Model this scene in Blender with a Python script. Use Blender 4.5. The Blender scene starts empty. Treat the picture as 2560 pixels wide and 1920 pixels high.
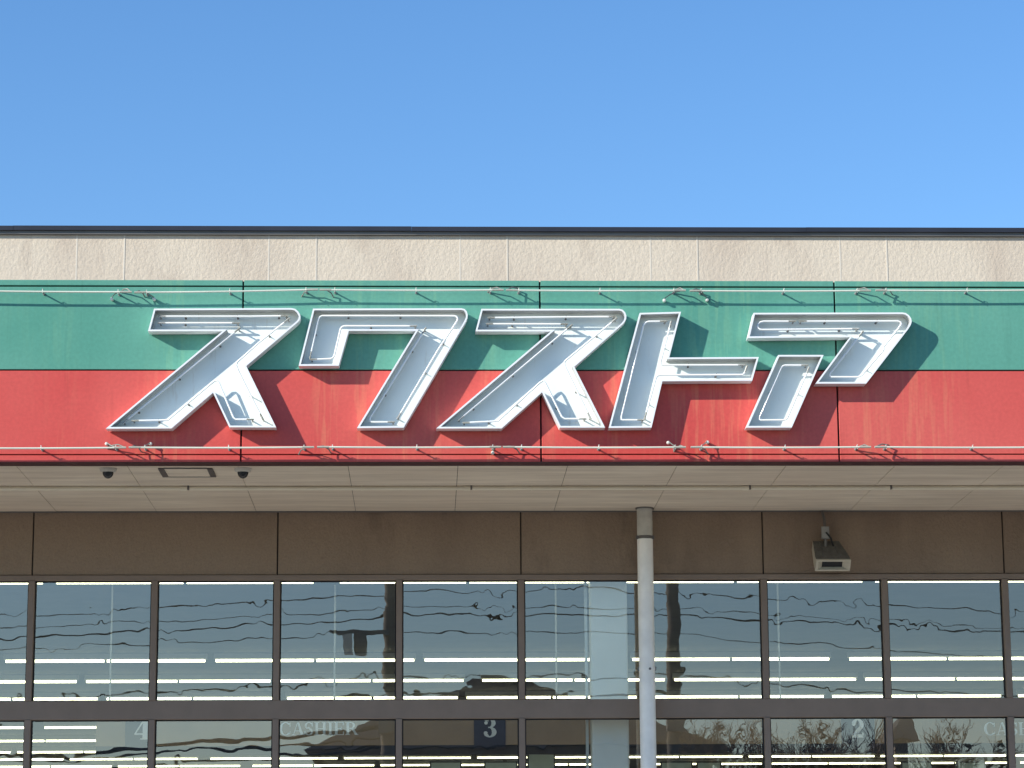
import bpy, bmesh, math, random
from mathutils import Vector, Matrix
random.seed(7)
R = math.radians
C = bpy.context.scene.collection

# ------------------------------------------------------------------ camera
F_PX, PITCH, YAW, ROLL = 6700.16, 0.201047, 0.032442, -0.0061047
CAMZ = 1.6
_cy, _sy, _cp, _sp = math.cos(YAW), math.sin(YAW), math.cos(PITCH), math.sin(PITCH)
FWD = Vector((_sy*_cp, _cy*_cp, _sp)); _r = Vector((_cy, -_sy, 0)); _u = _r.cross(FWD)
RIGHT = _r*math.cos(ROLL) + _u*math.sin(ROLL)
UP = _u*math.cos(ROLL) - _r*math.sin(ROLL)
cam_d = bpy.data.cameras.new('camera'); cam = bpy.data.objects.new('camera', cam_d); C.objects.link(cam)
cam_d.sensor_width = 36; cam_d.lens = F_PX/2560*36; cam_d.clip_end = 3000; cam_d.clip_start = .1
mw = Matrix((RIGHT, UP, -FWD)).transposed().to_4x4(); mw.translation = Vector((0, 0, CAMZ))
cam.matrix_world = mw
bpy.context.scene.camera = cam

# ------------------------------------------------------------------ light
SUN_TO = Vector((-1.86, -1.0, 1.0)).normalized()       # direction towards the sun
SUN_EL = math.asin(SUN_TO.z); SUN_AZ = math.atan2(SUN_TO.x, SUN_TO.y)   # azimuth from +Y, clockwise
w = bpy.data.worlds.new('World'); bpy.context.scene.world = w; w.use_nodes = True
nt = w.node_tree; bg = nt.nodes['Background']
sky = nt.nodes.new('ShaderNodeTexSky'); sky.sky_type = 'NISHITA'; sky.sun_disc = False
sky.sun_elevation = SUN_EL; sky.sun_rotation = SUN_AZ
sky.air_density = 1.0; sky.dust_density = 0.0; sky.ozone_density = 3.0; sky.altitude = 0
hs = nt.nodes.new('ShaderNodeHueSaturation'); hs.inputs['Saturation'].default_value = 1.18
tn = nt.nodes.new('ShaderNodeMix'); tn.data_type = 'RGBA'; tn.blend_type = 'MULTIPLY'; tn.inputs[0].default_value = 1
tn.inputs[7].default_value = (1.0, 1.01, 1.08, 1)
nt.links.new(sky.outputs[0], hs.inputs['Color']); nt.links.new(hs.outputs[0], tn.inputs[6]); nt.links.new(tn.outputs[2], bg.inputs['Color'])
bg.inputs['Strength'].default_value = 0.125
sd = bpy.data.lights.new('sun', 'SUN'); sd.energy = 4.6; sd.angle = R(.53); sd.color = (1, .94, .84)
so = bpy.data.objects.new('sun', sd); C.objects.link(so); so.location = SUN_TO*60
so.rotation_euler = SUN_TO.to_track_quat('Z', 'Y').to_euler()
sc = bpy.context.scene
sc.view_settings.view_transform = 'Standard'; sc.view_settings.look = 'None'
sc.view_settings.gamma = 1; sc.view_settings.use_curve_mapping = False
sc.view_settings.exposure = 0.55

# ------------------------------------------------------------------ picture -> place
def ray(px, py):
    return FWD + RIGHT*((px-1280)/F_PX) + UP*((960-py)/F_PX)
def atY(px, py, Y):                 # point where the sight line meets the plane y = Y
    d = ray(px, py); d = d*(Y/d.y); return Vector((d.x, Y, d.z+CAMZ))
def atZ(px, py, Z):
    d = ray(px, py); d = d*((Z-CAMZ)/d.z); return Vector((d.x, d.y, Z))

YF = 21.2            # fascia front
YW = 23.785          # wall front
YG = YW+.045         # glass plane
ZS = 3.687+CAMZ      # soffit height

# ------------------------------------------------------------------ mesh helpers
class MB:
    def __init__(s): s.v = []; s.f = []; s.m = []
    def face(s, pts, mi=0):
        n = len(s.v); s.v += [tuple(p) for p in pts]; s.f.append(list(range(n, n+len(pts)))); s.m.append(mi)
    def add(s, vs, fs, mi=0):
        n = len(s.v); s.v += [tuple(p) for p in vs]
        for f in fs: s.f.append([i+n for i in f]); s.m.append(mi)
    def box(s, x0, x1, y0, y1, z0, z1, mi=0):
        vs = [(x0,y0,z0),(x1,y0,z0),(x1,y1,z0),(x0,y1,z0),(x0,y0,z1),(x1,y0,z1),(x1,y1,z1),(x0,y1,z1)]
        s.add(vs, [(0,3,2,1),(4,5,6,7),(0,1,5,4),(1,2,6,5),(2,3,7,6),(3,0,4,7)], mi)
    def bbox(s, x0, x1, y0, y1, z0, z1, b=.004):     # box with bevelled front edges (front = low y)
        vs = [(x0,y0+b,z0),(x1,y0+b,z0),(x1,y0+b,z1),(x0,y0+b,z1),
              (x0+b,y0,z0+b),(x1-b,y0,z0+b),(x1-b,y0,z1-b),(x0+b,y0,z1-b),
              (x0,y1,z0),(x1,y1,z0),(x1,y1,z1),(x0,y1,z1)]
        s.add(vs, [(4,5,6,7),(0,1,5,4),(1,2,6,5),(2,3,7,6),(3,0,4,7),(0,8,9,1),(1,9,10,2),(2,10,11,3),(3,11,8,0),(8,11,10,9)])
    def prism(s, poly, y0, y1):      # poly: (x,z) list counter-clockwise seen from the front (-y)
        n = len(poly)
        a = [(x,y0,z) for x,z in poly]; b = [(x,y1,z) for x,z in poly]
        s.add(a+b, [list(range(n)), list(range(2*n-1, n-1, -1))] + [(i, i+n, (i+1)%n+n, (i+1)%n) for i in range(n)])
    def tube(s, path, r, n=8, cap=True, r2=None):
        path = [Vector(p) for p in path]; rings = []; L = len(path)
        for i, p in enumerate(path):
            t = (path[min(i+1, L-1)]-path[max(i-1, 0)]).normalized()
            ref = Vector((0, 1, 0)) if abs(t.y) < .9 else Vector((0, 0, 1))
            a = t.cross(ref).normalized(); b = t.cross(a)
            rr = r if r2 is None else r+(r2-r)*i/(L-1)
            k = 1.0
            if 0 < i < L-1:
                c = (path[i]-path[i-1]).normalized().dot((path[i+1]-path[i]).normalized())
                k = 1/max(.6, math.sqrt(max(.01, (1+c)/2)))
            rings.append([p+(a*math.cos(6.28318*j/n)+b*math.sin(6.28318*j/n))*rr*(k if j % (n//2) == 0 else 1) for j in range(n)])
        vs = [q for rg in rings for q in rg]; fs = []
        for i in range(L-1):
            for j in range(n):
                fs.append((i*n+j, i*n+(j+1)%n, (i+1)*n+(j+1)%n, (i+1)*n+j))
        if cap: fs += [tuple(range(n-1, -1, -1)), tuple(range((L-1)*n, L*n))]
        s.add(vs, fs)
    def lathe(s, prof, n=20, axis='z', o=(0,0,0)):   # prof: (r, h)
        vs = []; fs = []; L = len(prof)
        for r, h in prof:
            for j in range(n):
                a = 6.28318*j/n; c, d = r*math.cos(a), r*math.sin(a)
                p = {'z': (c, d, h), 'y': (c, h, d), 'x': (h, c, d)}[axis]
                vs.append((p[0]+o[0], p[1]+o[1], p[2]+o[2]))
        for i in range(L-1):
            for j in range(n): fs.append((i*n+j, i*n+(j+1)%n, (i+1)*n+(j+1)%n, (i+1)*n+j))
        fs += [tuple(range(n-1,-1,-1)), tuple(range((L-1)*n, L*n))]
        s.add(vs, fs)
    def mesh(s, name, mats, org=(0,0,0), smooth=False, fix=True):
        me = bpy.data.meshes.new(name)
        me.from_pydata([(x-org[0], y-org[1], z-org[2]) for x,y,z in s.v], [], s.f)
        if not isinstance(mats, (list, tuple)): mats = [mats]
        for m in mats: me.materials.append(m)
        me.polygons.foreach_set('material_index', s.m)
        if fix:
            bm = bmesh.new(); bm.from_mesh(me); bmesh.ops.recalc_face_normals(bm, faces=bm.faces); bm.to_mesh(me); bm.free()
        if smooth:
            me.polygons.foreach_set('use_smooth', [True]*len(me.polygons))
            try: me.set_sharp_from_angle(angle=R(40))
            except Exception: pass
        me.update(); return me

def wloc(o):
    v = Vector(o.location)
    while o.parent: o = o.parent; v += Vector(o.location)
    return v
def obj(name, me, parent=None, loc=None, label=None, kind=None):
    o = bpy.data.objects.new(name, me); C.objects.link(o)
    if parent: o.parent = parent
    if loc is not None:
        o.location = Vector(loc) - (wloc(parent) if parent else Vector())
    if label: o['label'] = label
    if kind: o['kind'] = kind
    return o
def part(name, mb, mats, parent, smooth=False, org=None, label=None, kind=None):
    """mb in world coordinates -> one mesh object with its own origin"""
    if org is None:
        n = len(mb.v); org = tuple(sum(p[i] for p in mb.v)/n for i in range(3))
    return obj(name, mb.mesh(name, mats, org, smooth), parent, org, label, kind)
def tag(o, label, cat, group=None):
    o['label'] = label; o['category'] = cat
    if group: o['group'] = group
    return o
def thing(name, label, cat, loc, group=None):
    o = bpy.data.objects.new(name, None); C.objects.link(o); o.location = loc; o.empty_display_size = .2
    return tag(o, label, cat, group)
def dup(root, loc, label=None, group=None):
    r = root.copy(); C.objects.link(r); r.location = loc
    if label: r['label'] = label
    if group: r['group'] = group
    for ch in list(root.children):
        c = ch.copy(); C.objects.link(c); c.parent = r
        for g in ch.children:
            d = g.copy(); C.objects.link(d); d.parent = c
    return r

# ------------------------------------------------------------------ materials
def newmat(name):
    m = bpy.data.materials.new(name); m.use_nodes = True
    return m, m.node_tree, m.node_tree.nodes['Principled BSDF']
def pos(nt, scale=(1,1,1)):
    g = nt.nodes.new('ShaderNodeNewGeometry'); mp = nt.nodes.new('ShaderNodeMapping')
    mp.inputs['Scale'].default_value = scale; nt.links.new(g.outputs['Position'], mp.inputs['Vector']); return mp.outputs[0]
def noise(nt, vec, scale, detail=3, rough=.55):
    n = nt.nodes.new('ShaderNodeTexNoise'); n.inputs['Scale'].default_value = scale
    n.inputs['Detail'].default_value = detail; n.inputs['Roughness'].default_value = rough
    nt.links.new(vec, n.inputs['Vector']); return n.outputs['Fac']
def ramp(nt, fac, a, b, lo=0., hi=1.):
    r = nt.nodes.new('ShaderNodeMapRange'); r.inputs[1].default_value = a; r.inputs[2].default_value = b
    r.inputs[3].default_value = lo; r.inputs[4].default_value = hi; nt.links.new(fac, r.inputs[0]); return r.outputs[0]
def mixc(nt, fac, a, b):
    m = nt.nodes.new('ShaderNodeMix'); m.data_type = 'RGBA'
    if isinstance(fac, (int, float)): m.inputs[0].default_value = fac
    else: nt.links.new(fac, m.inputs[0])
    for i, c in ((6, a), (7, b)):
        if isinstance(c, (tuple, list)): m.inputs[i].default_value = (*c[:3], 1)
        else: nt.links.new(c, m.inputs[i])
    return m.outputs[2]
def mathn(nt, op, a, b):
    m = nt.nodes.new('ShaderNodeMath'); m.operation = op
    for i, c in ((0, a), (1, b)):
        if isinstance(c, (int, float)): m.inputs[i].default_value = c
        else: nt.links.new(c, m.inputs[i])
    return m.outputs[0]
def bump(nt, b, h, strength, dist):
    n = nt.nodes.new('ShaderNodeBump'); n.inputs['Strength'].default_value = strength
    n.inputs['Distance'].default_value = dist; nt.links.new(h, n.inputs['Height'])
    nt.links.new(n.outputs[0], b.inputs['Normal'])
def plain(name, col, rough=.5, metal=0., var=.12, vscale=3., spec=.5, bmp=None):
    m, nt, b = newmat(name)
    v = pos(nt); f = ramp(nt, noise(nt, v, vscale, 4), .3, .7)
    c = mixc(nt, f, tuple(x*(1-var) for x in col), tuple(min(1, x*(1+var)) for x in col))
    nt.links.new(c, b.inputs['Base Color']); b.inputs['Roughness'].default_value = rough
    b.inputs['Metallic'].default_value = metal; b.inputs['Specular IOR Level'].default_value = spec
    if bmp: bump(nt, b, noise(nt, v, bmp[0], 3), bmp[1], bmp[2])
    return m
def emis(name, col, s):
    m, nt, b = newmat(name); b.inputs['Base Color'].default_value = (.8,.8,.8,1)
    b.inputs['Emission Color'].default_value = (*col, 1); b.inputs['Emission Strength'].default_value = s; return m

RUNS = [(atY(p, 1000, YF).x, w_) for p, w_ in ((415,.11),(446,.10),(815,.16),(900,.10),(1008,.10),(1085,.10),(1225,.10),(1530,.12),(1745,.16),(1800,.2),(1868,.12),(2160,.14),(2250,.12))]
def fascia_mat(name, col, faded, streak, rough=.42):
    m, nt, b = newmat(name)
    v = pos(nt); vs = pos(nt, (1, 1, .07)); vw = pos(nt, (1, 1, .3))
    big = ramp(nt, noise(nt, v, .5, 3), .35, .7)
    c = mixc(nt, mathn(nt, 'MULTIPLY', big, .8), col, faded)
    # rain runs: narrow vertical streaks gathered into patches
    st = ramp(nt, noise(nt, vs, 16, 2, .6), .53, .72)
    patch = ramp(nt, noise(nt, vw, 1.1, 2), .5, .72)
    sx = nt.nodes.new('ShaderNodeSeparateXYZ'); nt.links.new(v, sx.inputs[0])
    for xc, wd in RUNS:                                   # rust runs hang below the letters' lower ends
        k = ramp(nt, mathn(nt, 'ABSOLUTE', mathn(nt, 'SUBTRACT', sx.outputs[0], xc), 0), 0, wd, .9, 0)
        patch = mathn(nt, 'MAXIMUM', patch, k)
    st = mathn(nt, 'MAXIMUM', st, ramp(nt, noise(nt, vs, 26, 2, .6), .5, .62, 0, .8))
    c = mixc(nt, mathn(nt, 'MULTIPLY', mathn(nt, 'MULTIPLY', st, patch), .42), c, streak)
    st2 = ramp(nt, noise(nt, vs, 4.5, 3, .6), .55, .8)
    c = mixc(nt, mathn(nt, 'MULTIPLY', st2, .38), c, faded)
    st3 = ramp(nt, noise(nt, vs, 9, 3, .7), .6, .75)
    c = mixc(nt, mathn(nt, 'MULTIPLY', st3, .25), c, tuple(x*.55 for x in col))
    fine = ramp(nt, noise(nt, v, 35, 3), .3, .7, .93, 1.05)
    hsv = nt.nodes.new('ShaderNodeHueSaturation'); nt.links.new(c, hsv.inputs['Color']); nt.links.new(fine, hsv.inputs['Value'])
    nt.links.new(hsv.outputs[0], b.inputs['Base Color'])
    nt.links.new(ramp(nt, noise(nt, v, 2, 3), .3, .7, rough-.06, rough+.1), b.inputs['Roughness'])
    b.inputs['Specular IOR Level'].default_value = .2
    bump(nt, b, noise(nt, v, 1.6, 2), .25, .02)
    return m
M = {}
M['green'] = fascia_mat('green_paint', (.086,.285,.215), (.135,.355,.275), (.21,.42,.25))
M['red'] = fascia_mat('red_paint', (.55,.070,.062), (.61,.125,.105), (.66,.27,.15))
M['red_shaded'] = plain('shade_dark_red_underside', (.055,.008,.013), .5)  # the red underside, darkened in its colour to carry the shade there
M['joint'] = plain('joint_black', (.012,.012,.012), .8)
M['letter'] = None

def stucco(name, col, dirt, amt, sc=30, bs=.9, bd=.02):
    m, nt, b = newmat(name)
    v = pos(nt); vs = pos(nt, (1, 1, .35))
    c = mixc(nt, ramp(nt, noise(nt, v, 55, 3), .3, .7), tuple(x*.92 for x in col), tuple(x*1.06 for x in col))
    d = mathn(nt, 'MULTIPLY', ramp(nt, noise(nt, vs, .8, 4, .65), .48, .75), amt)
    c = mixc(nt, d, c, dirt)
    d2 = mathn(nt, 'MULTIPLY', ramp(nt, noise(nt, vs, 2.6, 5, .7), .56, .74), amt*.8)
    c = mixc(nt, d2, c, tuple(x*.85 for x in dirt))
    nt.links.new(c, b.inputs['Base Color']); b.inputs['Roughness'].default_value = .93
    b.inputs['Specular IOR Level'].default_value = .2
    n1 = noise(nt, pos(nt, (1, 1, .75)), sc, 4, .6); n2 = noise(nt, v, sc*3.2, 2)
    h = mathn(nt, 'ADD', ramp(nt, n1, .35, .65), mathn(nt, 'MULTIPLY', n2, .35))
    bump(nt, b, h, bs, bd)
    return m
M['stucco'] = stucco('beige_stucco', (.615,.535,.425), (.44,.355,.28), .7, 34, .38, .005)
M['sealant'] = plain('pale_sealant', (.64,.575,.475), .7, var=.05)
M['wall'] = stucco('brown_stucco', (.285,.212,.152), (.17,.12,.09), .7, 30, .5, .008)

def soffit_mat():
    m, nt, b = newmat('soffit_board')
    v = pos(nt); vs = pos(nt, (.25, 2.2, 1))
    c = mixc(nt, ramp(nt, noise(nt, vs, 3.0, 5, .7), .36, .64), (.58,.505,.41), (.76,.675,.55))
    c = mixc(nt, mathn(nt, 'MULTIPLY', ramp(nt, noise(nt, v, .7, 3), .45, .75), .5), c, (.60,.49,.39))
    nt.links.new(c, b.inputs['Base Color']); b.inputs['Roughness'].default_value = .8
    b.inputs['Specular IOR Level'].default_value = .25
    return m
M['soffit'] = soffit_mat()
M['pvc'] = plain('cream_pvc', (.74,.68,.54), .45, var=.06)
M['coping'] = plain('dark_coping_metal', (.030,.033,.045), .4, .1, spec=.3)
M['coping_low'] = plain('grey_drip_metal', (.14,.135,.125), .5, .2)
M['bronze'] = plain('bronze_aluminium', (.235,.18,.142), .55, 0, var=.06, vscale=6, spec=.22)
M['gasket'] = plain('black_gasket', (.01,.01,.012), .7)

def letter_mat(name, col, dirt=.5):
    m, nt, b = newmat(name)
    v = pos(nt); vs = pos(nt, (1, 1, .2))
    c = mixc(nt, mathn(nt, 'MULTIPLY', ramp(nt, noise(nt, v, 2.2, 4, .65), .45, .75), .35*dirt), col, tuple(x*.8 for x in col))
    c = mixc(nt, mathn(nt, 'MULTIPLY', ramp(nt, noise(nt, vs, 14, 3, .7), .62, .8), .6*dirt), c, (.50,.42,.30))
    nt.links.new(c, b.inputs['Base Color']); b.inputs['Roughness'].default_value = .32
    b.inputs['Specular IOR Level'].default_value = .5
    return m
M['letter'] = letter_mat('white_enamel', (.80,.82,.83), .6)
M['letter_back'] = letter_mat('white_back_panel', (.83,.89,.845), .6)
M['letter_in'] = letter_mat('shade_grey_inner_wall', (.48,.485,.48), .6)  # white inner walls greyed, so the shade inside the letters is in the colour
M['tube'] = plain('neon_glass', (.92,.93,.90), .15, var=.03)
M['border_tube'] = plain('old_neon_glass', (.64,.67,.56), .2, var=.08)
M['tube_end'] = plain('neon_electrode_paint', (.40,.40,.33), .4)
M['rod_dark'] = plain('stay_rod', (.25,.26,.25), .5)
M['peg'] = plain('grey_peg', (.30,.29,.27), .5)
M['peg_dark'] = plain('dark_peg_base', (.14,.13,.12), .6)
M['cap'] = plain('white_cap', (.68,.68,.62), .35)
M['wire'] = plain('cable_grey', (.17,.18,.16), .5)
M['black'] = plain('black_plastic', (.012,.013,.014), .18)
M['cambase'] = plain('beige_plastic', (.50,.47,.41), .45)
M['frame_brown'] = plain('hatch_frame', (.10,.085,.08), .6)
M['pipe'] = plain('grey_pipe', (.90,.875,.81), .42, var=.1, vscale=5)
M['pipe_old'] = plain('grey_pipe_stained', (.50,.48,.42), .6, var=.18, vscale=9)
M['clamp'] = plain('clamp_metal', (.16,.15,.14), .45, .4)
M['speaker'] = plain('cream_speaker', (.46,.415,.325), .5, var=.1, vscale=12)
M['speaker_top'] = plain('shade_dark_speaker_top', (.11,.102,.088), .75, var=.25, vscale=18)  # cream top in a darker tone, painting in that it catches less light
M['plate'] = plain('grey_plate', (.30,.295,.275), .5)
M['column'] = plain('white_column', (.90,.91,.88), .6, var=.04)
M['board'] = plain('brown_board', (.36,.25,.15), .6, var=.1)
M['board_low'] = plain('navy_strip', (.015,.018,.03), .5)
M['navy'] = plain('navy_panel', (.02,.026,.05), .5)
M['lettering'] = plain('white_lettering', (.86,.88,.85), .5)
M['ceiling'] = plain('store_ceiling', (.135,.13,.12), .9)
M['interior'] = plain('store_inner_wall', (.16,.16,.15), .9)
M['ifloor'] = plain('store_floor', (.55,.53,.48), .4)
M['tubelamp'] = emis('lamp_tube', (1, .95, .62), 4.6)
M['lampbody'] = plain('lamp_body', (.55,.56,.54), .5)
M['rod'] = plain('white_rod', (.6,.63,.62), .4)
M['poster'] = plain('pale_poster', (.42,.50,.44), .6)
M['poster_dark'] = plain('poster_frame', (.03,.035,.04), .5)
M['asphalt'] = plain('asphalt', (.20,.19,.172), .9, var=.2, vscale=1.2, bmp=(60, .5, .01))
M['road'] = plain('road_asphalt', (.055,.055,.056), .9, var=.2, vscale=1.2, bmp=(60, .5, .01))
M['paving'] = plain('concrete_paving', (.60,.56,.50), .85, var=.12, vscale=2)
M['line'] = plain('road_paint', (.72,.72,.70), .7)
M['roofing'] = plain('roof_membrane', (.25,.25,.25), .8)
M['concrete'] = plain('pole_concrete', (.13,.127,.12), .85)
M['steel'] = plain('grey_steel', (.16,.165,.17), .5, .4)
M['cable'] = plain('black_cable', (.012,.012,.013), .6)
M['housewall'] = plain('house_wall', (.30,.27,.23), .85)
M['housewall2'] = plain('pale_house_wall', (.48,.46,.42), .85)
M['tile'] = plain('dark_roof_tile', (.05,.052,.056), .7, var=.25, vscale=4)
M['bark'] = plain('bark', (.15,.12,.095), .9)
M['conifer'] = plain('conifer_leaves', (.035,.06,.028), .8, var=.4, vscale=2)
M['hedge'] = plain('hedge_leaves', (.05,.085,.03), .8, var=.4, vscale=2)
M['winglass'] = plain('dark_house_glass', (.03,.035,.04), .08)

def glass_mat():
    m = bpy.data.materials.new('window_glass'); m.use_nodes = True; nt = m.node_tree; nt.nodes.clear()
    out = nt.nodes.new('ShaderNodeOutputMaterial')
    tr = nt.nodes.new('ShaderNodeBsdfTransparent'); tr.inputs[0].default_value = (.94,.97,.95,1)
    gl = nt.nodes.new('ShaderNodeBsdfGlossy'); gl.inputs['Roughness'].default_value = 0.0; gl.inputs[0].default_value = (1,.88,.78,1)
    # float-glass waviness: a tiny tilt of the surface, different on every pane
    oi = nt.nodes.new('ShaderNodeObjectInfo'); g = nt.nodes.new('ShaderNodeNewGeometry')
    sc_ = nt.nodes.new('ShaderNodeVectorMath'); sc_.operation = 'SCALE'; nt.links.new(oi.outputs['Location'], sc_.inputs[0]); sc_.inputs['Scale'].default_value = 3.7
    ad = nt.nodes.new('ShaderNodeVectorMath'); ad.operation = 'ADD'; nt.links.new(g.outputs['Position'], ad.inputs[0]); nt.links.new(sc_.outputs[0], ad.inputs[1])
    tot = None
    for scale, amp, mp_s in ((1.7, .0021, (1, 1, 1.5)), (6.0, .0013, (.8, 1, 1.5))):
        mp = nt.nodes.new('ShaderNodeMapping'); mp.inputs['Scale'].default_value = mp_s; nt.links.new(ad.outputs[0], mp.inputs[0])
        n = nt.nodes.new('ShaderNodeTexNoise'); n.inputs['Scale'].default_value = scale; n.inputs['Detail'].default_value = 1
        nt.links.new(mp.outputs[0], n.inputs['Vector'])
        sb = nt.nodes.new('ShaderNodeVectorMath'); sb.operation = 'SUBTRACT'; nt.links.new(n.outputs['Color'], sb.inputs[0]); sb.inputs[1].default_value = (.5,.5,.5)
        ml = nt.nodes.new('ShaderNodeVectorMath'); ml.operation = 'SCALE'; ml.inputs['Scale'].default_value = amp*2; an_ = nt.nodes.new('ShaderNodeVectorMath'); an_.operation = 'MULTIPLY'; an_.inputs[1].default_value = (.5, 1, 1); nt.links.new(sb.outputs[0], an_.inputs[0]); nt.links.new(an_.outputs[0], ml.inputs[0])
        if tot is None: tot = ml.outputs[0]
        else:
            a2 = nt.nodes.new('ShaderNodeVectorMath'); a2.operation = 'ADD'; nt.links.new(tot, a2.inputs[0]); nt.links.new(ml.outputs[0], a2.inputs[1]); tot = a2.outputs[0]
    nm = nt.nodes.new('ShaderNodeTexNoise'); nm.inputs['Scale'].default_value = 2.6; nm.inputs['Detail'].default_value = 1; nt.links.new(ad.outputs[0], nm.inputs['Vector'])
    msk = ramp(nt, nm.outputs['Fac'], .54, .66)
    n3 = nt.nodes.new('ShaderNodeTexNoise'); n3.inputs['Scale'].default_value = 10; n3.inputs['Detail'].default_value = 1; nt.links.new(ad.outputs[0], n3.inputs['Vector'])
    s3 = nt.nodes.new('ShaderNodeVectorMath'); s3.operation = 'SUBTRACT'; nt.links.new(n3.outputs['Color'], s3.inputs[0]); s3.inputs[1].default_value = (.5,.5,.5)
    m3 = nt.nodes.new('ShaderNodeVectorMath'); m3.operation = 'SCALE'; nt.links.new(s3.outputs[0], m3.inputs[0]); nt.links.new(mathn(nt, 'MULTIPLY', msk, .0085), m3.inputs['Scale'])
    a3 = nt.nodes.new('ShaderNodeVectorMath'); a3.operation = 'ADD'; nt.links.new(tot, a3.inputs[0]); nt.links.new(m3.outputs[0], a3.inputs[1]); tot = a3.outputs[0]
    an = nt.nodes.new('ShaderNodeVectorMath'); an.operation = 'ADD'; nt.links.new(g.outputs['Normal'], an.inputs[0]); nt.links.new(tot, an.inputs[1])
    no = nt.nodes.new('ShaderNodeVectorMath'); no.operation = 'NORMALIZE'; nt.links.new(an.outputs[0], no.inputs[0])
    nt.links.new(no.outputs[0], gl.inputs['Normal'])
    mx = nt.nodes.new('ShaderNodeMixShader'); mx.inputs[0].default_value = .225
    nt.links.new(tr.outputs[0], mx.inputs[1]); nt.links.new(gl.outputs[0], mx.inputs[2]); nt.links.new(mx.outputs[0], out.inputs[0])
    return m
M['glass'] = glass_mat()
def clear_mat():
    m = bpy.data.materials.new('glass_edge'); m.use_nodes = True; nt = m.node_tree; nt.nodes.clear()
    out = nt.nodes.new('ShaderNodeOutputMaterial'); tr = nt.nodes.new('ShaderNodeBsdfTransparent'); tr.inputs[0].default_value = (.97,.99,.98,1)
    nt.links.new(tr.outputs[0], out.inputs[0]); return m
M['clear'] = clear_mat()

# ------------------------------------------------------------------ ground
def sheet(name, x0, x1, y0, y1, z, mat, n=1):
    b = MB()
    b.face([(x0,y0,z),(x1,y0,z),(x1,y1,z),(x0,y1,z)]); return obj(name, b.mesh(name, mat, fix=False), kind='structure')
sheet('parking_lot', -900, 900, -900, 900, 0, M['asphalt'])
sheet('road', -900, 900, -16.5, -10.5, .004, M['road'])
b = MB()
for i in range(9):
    x = -12+i*2.6; b.box(x-.06, x+.06, 9, 14, .001, .006)
obj('parking_lines', b.mesh('parking_lines', M['line']), kind='structure')
b = MB(); b.box(-14, 16, YF-.9, YW+.3, 0, .14); obj('pavement', b.mesh('pavement', M['paving']), kind='structure')

# ------------------------------------------------------------------ the store
store = thing('store_building', 'long flat-roofed store with green and red canopy band and beige parapet', 'store', (1, YW, 0))
XL, XR = -11.0, 13.0
ZTOP = atY(1280, 590, YW).z; ZROOF = atY(1280, 566.5, YW-.06).z; ZCOP = atY(1280, 577.5, YW-.06).z
# parapet panels
ps = atY(310, 650, YW).x; pw = (atY(2217, 650, YW).x-ps)/4
z0 = ZS+.5
i = -5
protop = MB(); protop.bbox(.001, pw-.001, 0, .15, 0, ZTOP-z0, .002)
pme = protop.mesh('parapet_panel', M['stucco'])
sb = MB(); sb.box(-.007, .007, -.003, .1, 0, ZTOP-z0); sme = sb.mesh('sealant_joint', M['sealant'])
while ps+i*pw < XR-pw:
    if ps+i*pw > XL-.5:
        obj('parapet_panel', pme, store, (ps+i*pw, YW, z0))
        obj('sealant_joint', sme, store, (ps+i*pw, YW, z0))
        obj('sealant_joint', sme, store, (ps+(i+.753)*pw, YW+.0015, z0))
    i += 1
x = XL
while x < XR:                                                  # coping in lengths, butted with a hairline gap
    b = MB(); e_ = random.uniform(-.002, .002); b.box(x+.0006, min(x+3.62, XR)-.0006, YW-.06+e_, YW+.35, ZCOP+e_, ZROOF+e_); part('roof_coping', b, M['coping'], store); x += 3.62
b = MB(); b.box(XL, XR, YW-.035, YW+.2, ZTOP, ZCOP); part('coping_drip', b, M['coping_low'], store)
b = MB(); b.box(XL, XR, YW+.2, 58, ZROOF-.35, ZROOF-.2); part('roof', b, M['roofing'], store)
# fascia
zt = atY(1280, 701.5, YF).z; zj1 = atY(1280, 716.8, YF).z; zm = atY(1280, 925.5, YF).z; zj2 = atY(1280, 1136.4, YF).z; zb = ZS
vx = [-1.4875+2.4066*k for k in range(-4, 6)]
for k in range(len(vx)-1):
    x0, x1 = vx[k]+.007, vx[k+1]-.007
    for nm, za, zc, mt in (('fascia_trim', zj1+.006, zt, 'green'), ('green_fascia_panel', zm+.005, zj1-.006, 'green'),
                           ('red_fascia_panel', zj2+.005, zm-.006, 'red'), ('fascia_trim', zb, zj2-.004, 'red')):
        b = MB(); b.bbox(x0, x1, YF, YF+.04, za, zc, .0025); part(nm, b, M[mt], store)
X0, X1 = vx[0], vx[-1]
b = MB(); b.box(X0, X1, YF+.028, YF+.06, zb+.004, zt-.004); part('fascia_backing', b, M['joint'], store)
b = MB(); b.box(X0, X1, YF+.06, YF+.205, zb, zb+.02); b.box(X0, X1, YF+.004, YF+.06, zb-.0025, zb+.003); part('fascia_underside', b, M['red_shaded'], store)
b = MB(); b.box(X0, X1, YF+.06, YW, zt-.06, zt-.03); part('canopy_roof', b, M['roofing'], store)
for x in (X0, X1):
    b = MB(); b.box(x-.02, x+.02, YF+.06, YW, zb, zt-.06); part('canopy_end', b, M['stucco'], store)
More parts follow.
